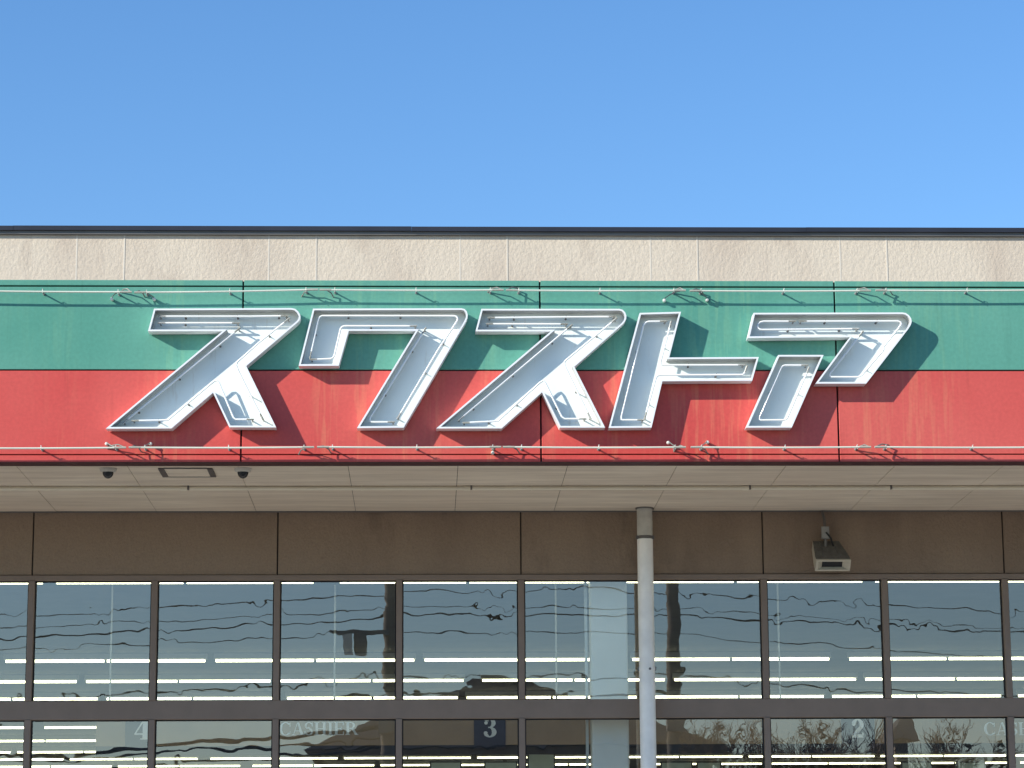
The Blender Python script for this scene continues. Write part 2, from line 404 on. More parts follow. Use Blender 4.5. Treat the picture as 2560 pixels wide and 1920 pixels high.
# soffit panels
sx0, sw = -3.304, .8892
ysm = atZ(1280, 1221, ZS).y
for k in range(-8, 12):
    x0, x1 = sx0+k*sw+.0022, sx0+(k+1)*sw-.0022
    for ya, yb in ((YF+.205, ysm-.002), (ysm+.002, YW-.012)):
        b = MB(); b.box(x0, x1, ya, yb, ZS-random.uniform(.0, .0015), ZS+.02); part('soffit_panel', b, M['soffit'], store)
b = MB(); b.box(X0, X1, YF+.2, YW, ZS+.005, ZS+.03); part('soffit_backing', b, M['gasket'], store)
b = MB(); b.box(X0, X1, YW-.014, YW-.002, ZS-.012, ZS+.004); part('soffit_edge_trim', b, M['coping_low'], store)
# wall panels under the canopy
mx0, mw_ = -3.466*1.0107, 1.0749*1.0107
ZFT = atY(1280, 1436.5, YW).z; ZGT = atY(1280, 1449.8, YW).z; ZTT = atY(1280, 1748.8, YW).z; ZTB = atY(1280, 1796, YW).z
for k in range(-8, 16, 2):
    x0, x1 = mx0+k*mw_+.006, mx0+(k+2)*mw_-.006
    b = MB(); b.bbox(x0, x1, YW, YW+.12, ZFT+.004, ZS, .004); part('wall_panel', b, M['wall'], store)
b = MB(); b.box(X0, X1, YW+.02, YW+.14, ZFT+.006, ZS+.3); part('wall_backing', b, M['joint'], store)
# window frame
hm = .027
b = MB(); b.bbox(X0, X1, YW-.012, YW+.10, ZGT, ZFT, .004); part('window_head', b, M['bronze'], store)
b = MB(); b.bbox(X0, X1, YW-.010, YW+.10, ZTB, ZTT, .004); part('transom', b, M['bronze'], store)
ZL2 = 2.30
b = MB(); b.bbox(X0, X1, YW-.010, YW+.10, ZL2-.08, ZL2, .004); part('transom', b, M['bronze'], store)
b = MB(); b.bbox(X0, X1, YW-.010, YW+.10, .14, .30, .004); part('window_sill', b, M['bronze'], store)
rows = [(ZTT, ZGT), (ZL2, ZTB), (.30, ZL2-.08)]
mul = MB(); mul.bbox(-hm, hm, -.018, .10, 0, 1, .004)
for k in range(-8, 17):
    x = mx0+k*mw_
    if not X0 < x < X1: continue
    for za, zc in rows:
        b = MB(); b.bbox(x-hm, x+hm, YW-.018, YW+.10, za, zc, .004); part('mullion', b, M['bronze'], store)
        g = MB()                                               # black glazing bead along the edge
        g.box(x-hm-.011, x-hm, YG-.012, YG+.02, za, zc); g.box(x+hm, x+hm+.011, YG-.012, YG+.02, za, zc)
        g.box(x+hm+.011, x+mw_-hm-.011, YG-.012, YG+.02, zc-.011, zc); 
        part('glazing_bead', g, M['gasket'], store)
        x1 = x+mw_
        if x1 < X1:
            b = MB(); xa, xb = x+hm+.002, x1-hm-.002
            b.box(xa, xb, YG, YG+.008, za+.001, zc-.001)
            b.m = [1, 1, 0, 1, 1, 1]                            # front face carries the reflection
            part('window_pane', b, [M['glass'], M['clear']], store)
# inside of the shell
ZC = 4.82
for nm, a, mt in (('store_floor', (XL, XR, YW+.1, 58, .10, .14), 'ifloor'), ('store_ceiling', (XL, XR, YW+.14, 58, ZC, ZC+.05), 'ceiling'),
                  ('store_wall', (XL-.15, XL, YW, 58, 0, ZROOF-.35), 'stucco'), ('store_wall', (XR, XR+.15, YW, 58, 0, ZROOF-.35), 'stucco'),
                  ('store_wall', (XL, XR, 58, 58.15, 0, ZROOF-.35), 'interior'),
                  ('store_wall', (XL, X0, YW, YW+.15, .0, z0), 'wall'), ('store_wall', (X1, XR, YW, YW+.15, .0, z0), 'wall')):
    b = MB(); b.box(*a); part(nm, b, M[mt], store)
b = MB(); b.box(X0, X1, YW+.02, YW+.14, ZS+.3, z0+.02); part('wall_backing', b, M['stucco'], store)

# ------------------------------------------------------------------ sign letters
PF = YF-.128; PB = YF-.014; PT = PF+.030
def offs(poly, d):
    n = len(poly); A = sum(poly[i][0]*poly[(i+1)%n][1]-poly[(i+1)%n][0]*poly[i][1] for i in range(n))
    s = 1 if A > 0 else -1; out = []
    for i in range(n):
        p0, p1, p2 = Vector(poly[i-1]), Vector(poly[i]), Vector(poly[(i+1)%n])
        a = (p1-p0).normalized(); c = (p2-p1).normalized()
        na = Vector((-a.y, a.x))*s; nc = Vector((-c.y, c.x))*s
        k = na+nc; k = k*(1/max(.25, 1+na.dot(nc)))
        out.append(tuple(p1+k*d))
    return out
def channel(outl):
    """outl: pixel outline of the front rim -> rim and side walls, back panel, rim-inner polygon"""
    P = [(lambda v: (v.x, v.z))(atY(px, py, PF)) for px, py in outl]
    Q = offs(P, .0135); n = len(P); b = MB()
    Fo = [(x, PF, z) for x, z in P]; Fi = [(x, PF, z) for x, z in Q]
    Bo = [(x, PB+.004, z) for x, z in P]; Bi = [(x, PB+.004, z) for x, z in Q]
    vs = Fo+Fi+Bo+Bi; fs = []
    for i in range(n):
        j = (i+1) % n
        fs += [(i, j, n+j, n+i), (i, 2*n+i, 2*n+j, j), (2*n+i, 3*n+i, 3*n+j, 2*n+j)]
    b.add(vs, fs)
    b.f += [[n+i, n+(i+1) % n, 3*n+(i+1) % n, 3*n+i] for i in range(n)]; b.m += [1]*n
    q = offs(P, .0115); bp = MB(); bp.prism(list(reversed(q)), PB-.003, PB+.001)
    return b, bp
def neon(paths, org, parent, base, n_sup=.42):
    for pth in paths:
        P = [atY(org[0]+x/3.456, org[1]+y/3.456, PT) for x, y in pth]
        t = MB(); t.tube(P, .0076, 8); tb = part('neon_tube', t, M['tube'], parent, smooth=True)
        # painted electrode ends
        for e, q in ((P[0], P[1]), (P[-1], P[-2])):
            d = (q-e).normalized(); s = MB(); s.tube([e-d*.004, e+d*.055], .0076, 8)
            part('electrode_end', s, M['tube_end'], tb, smooth=True)
            s = MB(); s.tube([e+d*.012, e+d*.012+Vector((0, PB-.004-PT, 0))], .0065, 6); part('electrode_lead', s, M['peg'], tb)
        L = 0
        for a, c in zip(P[:-1], P[1:]):
            seg = (c-a).length; t0 = .2 - L % n_sup
            u = n_sup*.5
            while u < seg-.05:
                p = a+(c-a)*(u/seg)
                s = MB(); s.tube([p+Vector((0, .005, 0)), (p.x, PB-.002, p.z)], .0048, 6)
                s.lathe([(.007, PB-.012), (.009, PB-.003)], 8, 'y', (p.x, 0, p.z))
                part('tube_support', s, M['peg_dark'], parent)
                s = MB(); s.tube([p+Vector((0,-.004,.010)), p+Vector((0,.009,.010)), p+Vector((0,.009,-.012)), p+Vector((0,-.004,-.012))], .0028, 5)
                part('tube_clip', s, M['peg'], parent)
                u += n_sup
            L += seg
def letter(outs, tubes, org, label):
    c = [p for o in outs for p in o]
    base = atY(sum(p[0] for p in c)/len(c), max(p[1] for p in c), YF)
    t = thing('sign_letter', label, 'sign letter', base, 'open channel letters of the store sign')
    for o in outs:
        a, bk = channel(o)
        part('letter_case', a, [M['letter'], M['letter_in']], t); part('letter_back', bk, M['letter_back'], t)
        # short mounting spacers behind the case
        for px, py in (o[0], o[len(o)//2]):
            q = atY(px, py, PB); q = q+(atY(sum(p[0] for p in o)/len(o), sum(p[1] for p in o)/len(o), PB)-q)*.12
            s = MB(); s.tube([(q.x, PB+.004, q.z), (q.x, YF+.002, q.z)], .012, 8); part('spacer', s, M['clamp'], t)
    neon(tubes, org, t, base)
    return t
letter([[(385,771.5),(728,770),(738,772),(745.5,778.5),(750.5,787),(751,794),(748.5,800.5),(744,806),(615.5,915),(690.5,1068.5),(573.5,1068),(532.5,981.5),(428.6,1071),(264.5,1071.5),(556.5,827.5),(370,828)]],
       [[(612,245),(1420,245),(1725,240)], [(610,302),(1305,302)], [(1740,262),(1480,470),(1290,640),(1280,668),(1300,720),(1440,1000),(1515,1140)],
        [(1312,345),(300,1170)], [(380,1147),(690,1142),(1090,805),(1112,803),(1132,822),(1255,1115),(1275,1135),(1430,1135)]],
       (220,720), 'leftmost white channel letter of the sign, with bare neon tubes and two splayed legs')
letter([[(782.5,771.5),(1154,770.6),(1161.5,772.5),(1167,778.5),(1169.3,787),(1168.5,795),(1164.5,804),(1009,1069),(892.5,1070),(1039.5,827),(872,827),(846.8,914.2),(746.5,914.6)]],
       [[(190,605),(262,275),(275,250),(295,240),(1435,240),(1455,245),(1467,262),(1462,285),(1300,530),(945,1130)], [(192,618),(365,612),(388,603),(402,580),(455,352),(468,335),(490,328),(1110,328)],
        [(1190,345),(708,1125),(706,1142),(722,1157),(920,1158)]],
       (720,720), 'white channel letter with a square hook, second from the left on the sign')
letter([[(1203.2,772),(1549,772),(1557,774.5),(1563,781),(1566,789.5),(1565.3,797.5),(1562.5,803.5),(1557.7,809.7),(1435.8,916.8),(1512.8,1068.9),(1399.3,1068.9),(1355,980.6),(1253.9,1070.9),(1090.7,1071),(1377,828.3),(1188.6,828.3)]],
       [[(555,257),(1655,247)], [(540,310),(1240,312)], [(1665,262),(1225,625),(1210,648),(1222,685),(1350,950),(1440,1130)], [(1280,318),(295,1145)],
        [(335,1165),(640,1150),(1008,812),(1030,803),(1050,825),(1190,1110),(1215,1130),(1400,1130)]],
       (1060,720), 'middle white channel letter of the sign, two splayed legs, its tip near the hook letter')
letter([[(1599.2,782.2),(1702.5,779.3),(1673.2,893.6),(1897,892.5),(1880.6,951.8),(1656,953),(1628.8,1068.8),(1521.8,1069.6)]],
       [[(645,287),(485,290),(462,300),(445,322),(253,1115),(256,1134),(270,1140),(450,1140)], [(685,290),(592,640),(596,658),(612,665),(1320,665)],
        [(1340,675),(1318,735),(1300,750),(585,752),(565,758),(552,778),(455,1130)]],
       (1480,720), 'white channel letter with one short arm pointing right at the sign')
letter([[(1884,782),(2256,781),(2264.5,782.5),(2272.5,788),(2278,796),(2279.4,804),(2277,812),(2271,822),(2165.5,959),(2038.5,959),(2124.5,842.5),(1869.2,845)],
        [(1945.5,887.3),(2059.2,887.3),(1979.4,1068.8),(1864.8,1069)]],
       [[(650,288),(375,288),(345,296),(325,318),(326,340),(345,357),(370,360),(1200,352)], [(690,288),(1535,285),(1560,293),(1566,312),(1545,345),(1415,505),(1418,530),(1225,755),(1190,770),(965,768),(948,758),(952,738),(1235,375)],
        [(760,668),(560,668),(540,675),(528,692),(342,1115),(342,1133),(355,1141),(555,1141),(578,1130),(592,1100),(770,685)]],
       (1800,720), 'rightmost white channel letter of the sign, made of two separate pieces')

# ------------------------------------------------------------------ border neon tubes on the fascia
YT = YF-.092
def border(yl, segs, brs, where, mt):
    ordn = ['first', 'second', 'third', 'fourth', 'fifth', 'sixth', 'seventh']
    for i, (xa, ya, xb, yb) in enumerate(segs):
        a, c = atY(xa, ya, YT), atY(xb, yb, YT)
        t = thing('border_neon_tube', f'straight white neon tube along the {where}, {ordn[i]} from the left', 'neon tube', (a+c)/2, f'neon tubes along the {where}')
        s = MB(); n = 14
        s.tube([a+(c-a)*(k/n)+Vector((0, 0, -.004*math.sin(math.pi*k/n))) for k in range(n+1)], .0078, 10); part('glass_tube', s, M['border_tube'], t, smooth=True)
        d = (c-a).normalized()
        for e, g in ((a, d), (c, -d)):
            s = MB(); s.tube([e-g*.004, e+g*.09], .0088, 10); part('electrode_end', s, M['tube_end'], t, smooth=True)
            s = MB(); L_ = g*random.uniform(.05, .13)+Vector((0, 0, random.uniform(-.02, .03)))      # lead looping back to the fascia
            s.tube([e+Vector((0, .006, 0)), e+L_*.5+Vector((0, .03, .02)), e+L_+Vector((0, .055, .004)), e+L_*1.2+Vector((0, YF-YT+.002, -.02))], .0052, 6)
            part('lead', s, M['wire'], t, smooth=True)
        for bx in brs:
            if xa <= bx <= xb:
                p = a+(c-a)*((bx-xa)/(xb-xa)); yend = YF
                s = MB(); s.tube([p+Vector((0, .004, -.003)), (p.x, yend+.001, p.z-.003)], .0062, 8)
                s.lathe([(.010, yend-.008), (.011, yend+.001)], 10, 'y', (p.x, 0, p.z-.003))
                part('bracket', s, M['rod_dark'], t, smooth=True)
                s = MB(); s.tube([p+Vector((0,-.006,.017)), p+Vector((0,.008,.014)), p+Vector((0,.010,-.010)), p+Vector((0,-.006,-.014))], .0035, 6)
                part('clip', s, M['cap'], t)
border(0, [(-140,726,328,730),(337,731,794,724),(800,724.5,1258,725),(1266,725.5,1713,726),(1726,727,2176,726.5),(2190,726,2660,725)],
       [106,295,366,574,765,837,1040,1226,1297,1500,1685,1753,1960,2143,2215,2418,2600], 'top of the green band', 'green')
border(1, [(-140,1120,314,1119),(323,1118.5,784,1118),(794,1117.5,1252,1117.5),(1258,1117.5,1713,1118),(1728,1118,2176,1117.5),(2188,1117.5,2660,1118)],
       [102,289,362,571,760,831,1042,1232,1304,1497,1688,1754,1963,2143,2215,2432,2600], 'bottom of the red band', 'red')
# little white cable caps standing off the fascia, each with its lead running to a tube end
def capfn(px, py, tx, ty, label, grp):
    p = atY(px, py, YF-.045); e = atY(tx, ty, YT)
    t = thing('cable_cap', label, 'cable cap', (p.x, YF, p.z), grp)
    s = MB(); s.lathe([(.0, -.050), (.009, -.048), (.0135, -.042), (.0145, -.034), (.0135, -.018), (.011, -.012), (.011, .001)], 14, 'y', (p.x, YF, p.z))
    part('cap', s, M['cap'], t, smooth=True)
    s = MB(); q = []
    a = Vector((p.x, YF-.04, p.z+.012)); mid = (a+e)/2+Vector((0, -.02, .02 if ty < py else -.03))
    for k in range(9):
        u = k/8; q.append(a*(1-u)**2+mid*2*u*(1-u)+e*u*u)
    s.tube(q, .0042, 6); part('lead', s, M['wire'], t, smooth=True)
for px, py, tx, ty, w_ in ((279,747,300,731,'upper left'), (385,747,352,731,'upper left, right one of its pair'), (1661,750,1700,728,'upper right'), (1768,749,1740,728,'upper right, right one of its pair')):
    capfn(px, py, tx, ty, f'small white cable cap on the green band, {w_}', 'white cable caps on the fascia')
for px, py, tx, ty, w_ in ((266,1109,300,1118,'left one below the leftmost letter'), (376,1109,345,1118,'right one below the leftmost letter'),
                           (1232,1131,1246,1118,'below the middle letter'), (1671,1106,1700,1118,'left one below the armed letter'), (1769,1105,1740,1118,'right one below the armed letter')):
    capfn(px, py, tx, ty, f'small white cable cap on the red band, {w_}', 'white cable caps on the fascia')

# ------------------------------------------------------------------ under the canopy
def dome(px, label):
    p = atZ(px, 1171, ZS)
    t = thing('dome_camera', label, 'security camera', p, 'dome cameras under the canopy')
    s = MB(); s.lathe([(.070, 0), (.070, -.012), (.062, -.027), (.046, -.032)], 24, 'z', p); part('camera_base', s, M['cambase'], t, smooth=True)
    s = MB(); pr = [(.045*math.cos(a), -.031-.052*math.sin(a)) for a in [i*math.pi/16 for i in range(8)]]+[(.004, -.083)]
    s.lathe([(.045, -.028)]+pr, 24, 'z', p); part('camera_dome', s, M['black'], t, smooth=True)
dome(270.5, 'black dome security camera under the canopy, left of the ceiling hatch')
dome(607.5, 'black dome security camera under the canopy, right of the ceiling hatch')
h = [atZ(x, y, ZS-.002) for x, y in ((391,1170.2),(532,1170.2),(540,1190.5),(411,1190.5))]
hx0, hx1 = (h[0].x+h[3].x)/2, (h[1].x+h[2].x)/2; hy0, hy1 = h[0].y, h[2].y
t = thing('ceiling_hatch', 'rectangular hatch with dark side strips in the canopy ceiling', 'hatch', ((hx0+hx1)/2, (hy0+hy1)/2, ZS))
s = MB(); s.box(hx0, hx0+.045, hy0, hy1, ZS-.012, ZS+.001); part('side_strip', s, M['frame_brown'], t)
s = MB(); s.box(hx1-.045, hx1, hy0, hy1, ZS-.012, ZS+.001); part('side_strip', s, M['frame_brown'], t)
s = MB(); s.box(hx0+.047, hx1-.047, hy0, hy1, ZS-.006, ZS+.001); part('hatch_panel', s, M['soffit'], t)
s = MB(); s.box(hx0+.045, hx1-.045, hy1, hy1+.012, ZS-.010, ZS+.001); s.box(hx0+.045, hx1-.045, hy0-.012, hy0, ZS-.010, ZS+.001); part('hatch_edge', s, M['coping_low'], t)
# conduit along the soffit
cz = ZS-.022; cy = atZ(1280, 1220.5, cz).y
joints = [-700, 470, 1178, 1874, 2226, 3200]
nm = ['from the left edge to below the hatch', 'from the hatch to the middle', 'from the middle past the drainpipe', 'short one right of the drainpipe', 'at the right edge']
for i in range(5):
    xa, xb = atZ(joints[i], 1220.5, cz).x+.012, atZ(joints[i+1], 1220.5, cz).x-.012
    xa, xb = max(xa, X0+.1), min(xb, X1-.1)
    t = thing('conduit_pipe', f'cream conduit along the canopy ceiling, {nm[i]}', 'conduit', ((xa+xb)/2, cy, cz), 'conduit runs along the canopy ceiling')
    s = MB(); s.tube([(xa, cy, cz), (xb, cy, cz)], .0165, 12); part('pipe', s, M['pvc'], t, smooth=True)
    s = MB(); s.tube([(xb-.05, cy, cz), (xb+.004, cy, cz)], .0205, 12); part('coupling', s, M['pvc'], t, smooth=True)
    s = MB(); s.box(xb+.006, xb+.02, cy-.02, cy+.02, cz-.012, ZS+.002); part('saddle', s, M['clamp'], t)
    u = xa+.5
    while u < xb-.3:
        s = MB(); s.box(u-.008, u+.008, cy-.026, cy+.026, ZS-.004, ZS+.001); s.tube([(u, cy-.019, ZS-.002),(u, cy-.0195, cz),(u, cy-.009, cz-.0175),(u, cy+.009, cz-.0175),(u, cy+.0195, cz),(u, cy+.019, ZS-.002)], .0028, 6)
        part('saddle', s, M['pvc'], t); u += .95
# drainpipe
dy = YW-.17; dt = atY(1614, 1266, dy); db = atY(1618.5, 1920, dy); dx = (dt.x+db.x)/2; dr = 40/F_PX*dy/2
t = thing('drainpipe', 'grey round drainpipe running down in front of the windows', 'drainpipe', (dx, dy, 0))
zj = atY(1614, 1345, dy).z
s = MB(); s.lathe([(dr*.985, zj+.022), (dr*.985, ZS)], 32, 'z', (dx, dy, 0)); part('upper_pipe', s, M['pipe_old'], t, smooth=True, label='stained darker upper length of the drainpipe')
s = MB(); s.lathe([(dr, .14), (dr, zj-.012)], 32, 'z', (dx, dy, 0)); part('lower_pipe', s, M['pipe'], t, smooth=True)
s = MB(); s.lathe([(dr*.90, zj-.02), (dr*.90, zj+.03)], 32, 'z', (dx, dy, 0)); part('pipe_neck', s, M['pipe_old'], t, smooth=True)
s = MB(); s.lathe([(dr*1.16, ZS-.012), (dr*1.16, ZS+.001)], 32, 'z', (dx, dy, 0)); part('collar', s, M['coping_low'], t, smooth=True)
for zz in (zj+.005, atY(1616, 1672, dy).z, 2.0):
    mt = M['pipe' if zz < zj else 'clamp']
    s = MB(); rr = dr*(1.04 if zz < zj else .95); s.lathe([(rr-.002, zz-.013), (rr, zz-.008), (rr, zz+.008), (rr-.002, zz+.013)], 32, 'z', (dx, dy, 0)); cl = part('pipe_clamp', s, mt, t, smooth=True)
    for sx in (-1, 1):
        s = MB(); s.box(dx+sx*dr-.012, dx+sx*dr+.012, dy-.012, dy+.012, zz-.016, zz+.016); part('clamp_lug', s, M['clamp'], cl)
    s = MB(); s.tube([(dx+.02, dy-dr*1.12, zz-.006), (dx+.02, dy-dr*.8, zz-.006)], .011, 8); part('clamp_bolt', s, M['clamp'], cl)
    s = MB(); s.box(dx-.012, dx+.012, dy+dr*.9, YW-.02, zz-.01, zz+.01); part('clamp_stem', s, M['clamp'], cl)
# horn speaker on the wall
YSP = YW-.22
spc = atY(2082, 1412, YSP)
t = thing('horn_speaker', 'cream box horn speaker tilted down on the brown wall', 'loudspeaker', spc)
TI = R(47)
def sp(x, l, hgt):       # local: x across, l back along the axis, hgt across the mouth; tilted down
    return (spc.x+x-l*.12, spc.y+l*math.cos(TI)-hgt*math.sin(TI), spc.z+l*math.sin(TI)+hgt*math.cos(TI))
W0, H0, W1, H1, L1 = .152, .060, .118, .048, .275
s = MB()
def ringpts(wd, hg, l): return [sp(-wd, l, -hg), sp(wd, l, -hg), sp(wd, l, hg), sp(-wd, l, hg)]
a = ringpts(W0, H0, 0); a2 = ringpts(W0, H0, .05); c = ringpts(W1, H1, L1)
s.add(a+a2+c, [f for i in range(4) for j in [(i+1)%4] for f in [(i, j, 4+j, 4+i), (4+i, 4+j, 8+j, 8+i)] if i != 2]+[(8,9,10,11)])
part('speaker_body', s, M['speaker'], t)
s = MB(); a = [sp(-W0, .004, H0+.001), sp(W0, .004, H0+.001), sp(W0, .05, H0+.001), sp(-W0, .05, H0+.001), sp(-W1, L1, H1+.001), sp(W1, L1, H1+.001)]
b_ = [tuple(Vector(p)-Vector((0, 0, .006))) for p in a]
s.add(a+b_, [(0,1,2,3),(3,2,5,4),(6,9,8,7),(9,10,11,8),(0,6,7,1),(1,7,8,2),(2,8,11,5),(5,11,10,4),(4,10,9,3),(3,9,6,0)]); part('speaker_top', s, M['speaker_top'], t, label='top of the speaker, shade painted into its dark colour')
for xx in (-.075, .075):
    s = MB(); q0, q1 = sp(xx, .06, H0-.002), sp(xx*.8, L1-.02, H1+.003)
    s.tube([q0, q1], .009, 6); part('top_rib', s, M['speaker_top'], t)
s = MB(); o = ringpts(W0+.003, H0+.003, -.012); o2 = ringpts(W0+.003, H0+.003, .004); ii = ringpts(W0-.016, H0-.014, -.012); th = ringpts(.090, .040, .022)
s.add(o+o2+ii+th, [f for i in range(4) for j in [(i+1)%4] for f in [(i, j, 8+j, 8+i), (i, 4+i, 4+j, j), (8+i, 8+j, 12+j, 12+i)]]); part('horn_mouth', s, M['speaker'], t)
s = MB(); s.add(ringpts(.091, .041, .021)+ringpts(.091, .041, .03), [(0,1,2,3),(4,7,6,5),(0,4,5,1),(1,5,6,2),(2,6,7,3),(3,7,4,0)]); part('horn_throat', s, M['gasket'], t)
pl = atY(2064, 1331, YW-.14)
s = MB(); s.bbox(pl.x-.034, pl.x+.034, pl.y, pl.y+.03, pl.z-.055, pl.z+.055, .004); part('bracket_plate', s, M['plate'], t)
s = MB(); s.tube([(pl.x, pl.y+.03, pl.z-.01), (pl.x, YW+.001, pl.z-.01)], .016, 10); s.tube([(pl.x, pl.y+.02, pl.z-.05), sp(-.02, .2, H1)], .014, 8); part('bracket_arm', s, M['clamp'], t)
s = MB(); s.tube([(pl.x-.005, pl.y+.015, pl.z+.05), (pl.x-.005, pl.y+.03, pl.z+.13), (pl.x-.008, YW-.02, ZS-.01)], .012, 8); part('cable_stem', s, M['clamp'], t, smooth=True)
s = MB(); q = [Vector((pl.x+.004, pl.y-.004, pl.z-.0)), Vector((pl.x+.02, pl.y-.01, pl.z-.02)), Vector((pl.x+.045, pl.y, pl.z-.05)), Vector(sp(.05, .2, H1))]
s.tube(q, .008, 6); part('speaker_wire', s, M['cable'], t, smooth=True)

# ------------------------------------------------------------------ inside the store
YC = YG+.28
ca, cb = atY(1477, 1600, YC), atY(1569, 1600, YC)
t = thing('indoor_column', 'square white column just behind the window, left of the drainpipe', 'column', ((ca.x+cb.x)/2, YC, .14))
s = MB(); s.bbox(ca.x, cb.x, YC, YC+.22, .14, ZC, .012); part('column_shaft', s, M['column'], t)
s = MB(); q = atY(1467, 1600, YC-.05); s.box(q.x-.012, q.x+.012, YC+.05, YC+.09, .14, ZC); part('edge_trim', s, M['rod'], t)
# hanging cashier board
YB = 25.3
bz1 = atY(1280, 1778, YB).z; bz0 = atY(1280, 1862, YB).z; bz2 = atY(1280, 1886, YB).z
bx0, bx1 = atY(240, 1830, YB).x, atY(2760, 1830, YB).x
t = thing('cashier_sign', 'long brown hanging board with white CASHIER and lane numbers inside the store', 'sign board', ((bx0+bx1)/2, YB, bz0))
s = MB(); s.box(bx0, bx1, YB, YB+.04, bz0, bz1); part('board', s, M['board'], t)
s = MB(); s.box(bx0, bx1, YB+.004, YB+.045, bz2, bz0); part('lower_strip', s, M['board_low'], t)
for px in (278, 837, 1390, 1947, 2508):
    p = atY(px, 1600, YB+.02); s = MB(); s.tube([(p.x, YB+.02, bz1-.01), (p.x, YB+.02, ZC+.002)], .0085, 8); part('hanging_rod', s, M['rod'], t)
def arc(cx, cy, rx, ry, a0, a1, wh, wv, n=14, taper=0):
    o, i_ = [], []
    for k in range(n+1):
        u = k/n; a = R(a0+(a1-a0)*u); tp = 1-taper*u
        o.append((cx+rx*math.cos(a), cy+ry*math.sin(a))); i_.append((cx+(rx-wh*tp)*math.cos(a), cy+(ry-wv*tp)*math.sin(a)))
    return ('strip', o, i_)
def rc(x0, x1, y0, y1): return [(x0,y0),(x1,y0),(x1,y1),(x0,y1)]
GL = {
 'A': (.86, [[(.40,1),(.52,1),(.82,.05),(.62,.05)], [(.38,.96),(.43,.96),(.17,.05),(.12,.05)], rc(.24,.64,.30,.36), rc(.02,.28,0,.05), rc(.54,.90,0,.05)]),
 'H': (.92, [rc(.10,.28,.05,.95), rc(.62,.80,.05,.95), rc(.28,.62,.47,.53), rc(.02,.36,0,.05), rc(.54,.88,0,.05), rc(.02,.36,.95,1), rc(.54,.88,.95,1)]),
 'I': (.44, [rc(.12,.30,.05,.95), rc(.03,.39,0,.05), rc(.03,.39,.95,1)]),
 'E': (.80, [rc(.10,.28,.05,.95), rc(.02,.70,0,.05), rc(.02,.70,.95,1), rc(.28,.52,.47,.53), rc(.50,.55,.36,.64), rc(.66,.72,.0,.26), rc(.64,.69,.76,1)]),
 'R': (.90, [rc(.10,.28,.05,.95), rc(.02,.36,0,.05), rc(.02,.45,.95,1), arc(.42,.745,.28,.255,90,-90,.17,.06), rc(.28,.44,.49,.55), [(.42,.50),(.60,.50),(.86,.04),(.68,.04)], rc(.66,.92,0,.05)]),
 'C': (.88, [arc(.47,.5,.43,.52,40,320,.19,.06,22), rc(.74,.80,.66,.98), rc(.76,.80,.10,.30)]),
 'S': (.70, [arc(.34,.74,.28,.28,25,250,.13,.07,16), [(.22,.60),(.36,.64),(.58,.40),(.46,.34)], arc(.34,.27,.29,.29,70,-155,.14,.07,16), rc(.54,.60,.68,.99), rc(.05,.10,.02,.32)]),
 '2': (.70, [arc(.34,.70,.31,.30,165,-30,.22,.08,16), [(.40,.58),(.64,.58),(.30,.16),(.05,.16)], rc(.05,.60,0,.18), rc(.56,.62,.0,.26), arc(.15,.72,.10,.10,0,359,.098,.098,10)]),
 '3': (.70, [arc(.32,.75,.29,.25,150,-80,.21,.07,16), arc(.32,.27,.33,.28,80,-150,.23,.07,16), rc(.24,.40,.49,.55), arc(.14,.76,.09,.09,0,359,.088,.088,10), arc(.12,.22,.10,.10,0,359,.098,.098,10)]),
 '4': (.74, [rc(.38,.60,.06,1), [(.36,1),(.44,1),(.11,.34),(.03,.34)], rc(.03,.70,.26,.34), rc(.28,.70,0,.06)]),
}
def text(word, x, z, hgt, y, parent, sx=1.0):
    for ch in word:
        adv, pcs = GL[ch]; s = MB(); kk = 0
        for pc in pcs:
            kk += 1; y0 = y-.004-.0004*kk
            if pc[0] == 'strip':
                o, i_ = pc[1], pc[2]
                for k in range(len(o)-1):
                    s.prism([(x+px*hgt*sx, z+py*hgt) for px, py in (o[k], o[k+1], i_[k+1], i_[k])], y0, y)
            else: s.prism([(x+px*hgt*sx, z+py*hgt) for px, py in pc], y0, y)
        part('lettering', s, M['lettering'], parent)
        x += adv*hgt*sx
    return x
def ztxt(py): return atY(1280, py, YB).z
for ch, xa, xb, c0, c1, w0, w1 in (('4', 313, 383, 334, 371, 1803, 1849), ('3', 1185, 1264, 1208, 1241, 1796, 1843), ('2', 2104, 2187, 2128, 2160, 1797, 1844)):
    A, B_ = atY(xa, 1830, YB-.012), atY(xb, 1830, YB-.012)
    s = MB(); s.box(A.x, B_.x, YB-.012, YB-.001, atY(xa, 1872, YB).z, atY(xa, 1781, YB).z); part('number_panel', s, M['navy'], t)
    z_0 = atY(c0, w1, YB-.013).z; z_1 = atY(c0, w0, YB-.013).z; hg = z_1-z_0
    cx0 = atY(c0, w1, YB-.013).x; cx1 = atY(c1, w1, YB-.013).x
    text(ch, cx0, z_0, hg, YB-.012, t, sx=(cx1-cx0)/(.64*hg))
for xa, xb in ((697, 895), (2459, 2655)):
    z_0 = atY(xa, 1838, YB).z; hg = atY(xa, 1806, YB).z-z_0; wd = sum(GL[c][0] for c in 'CASHIER')*hg
    text('CASHIER', atY(xa, 1838, YB).x, z_0, hg, YB-.0005, t, sx=(atY(xb, 1838, YB).x-atY(xa, 1838, YB).x)/wd)
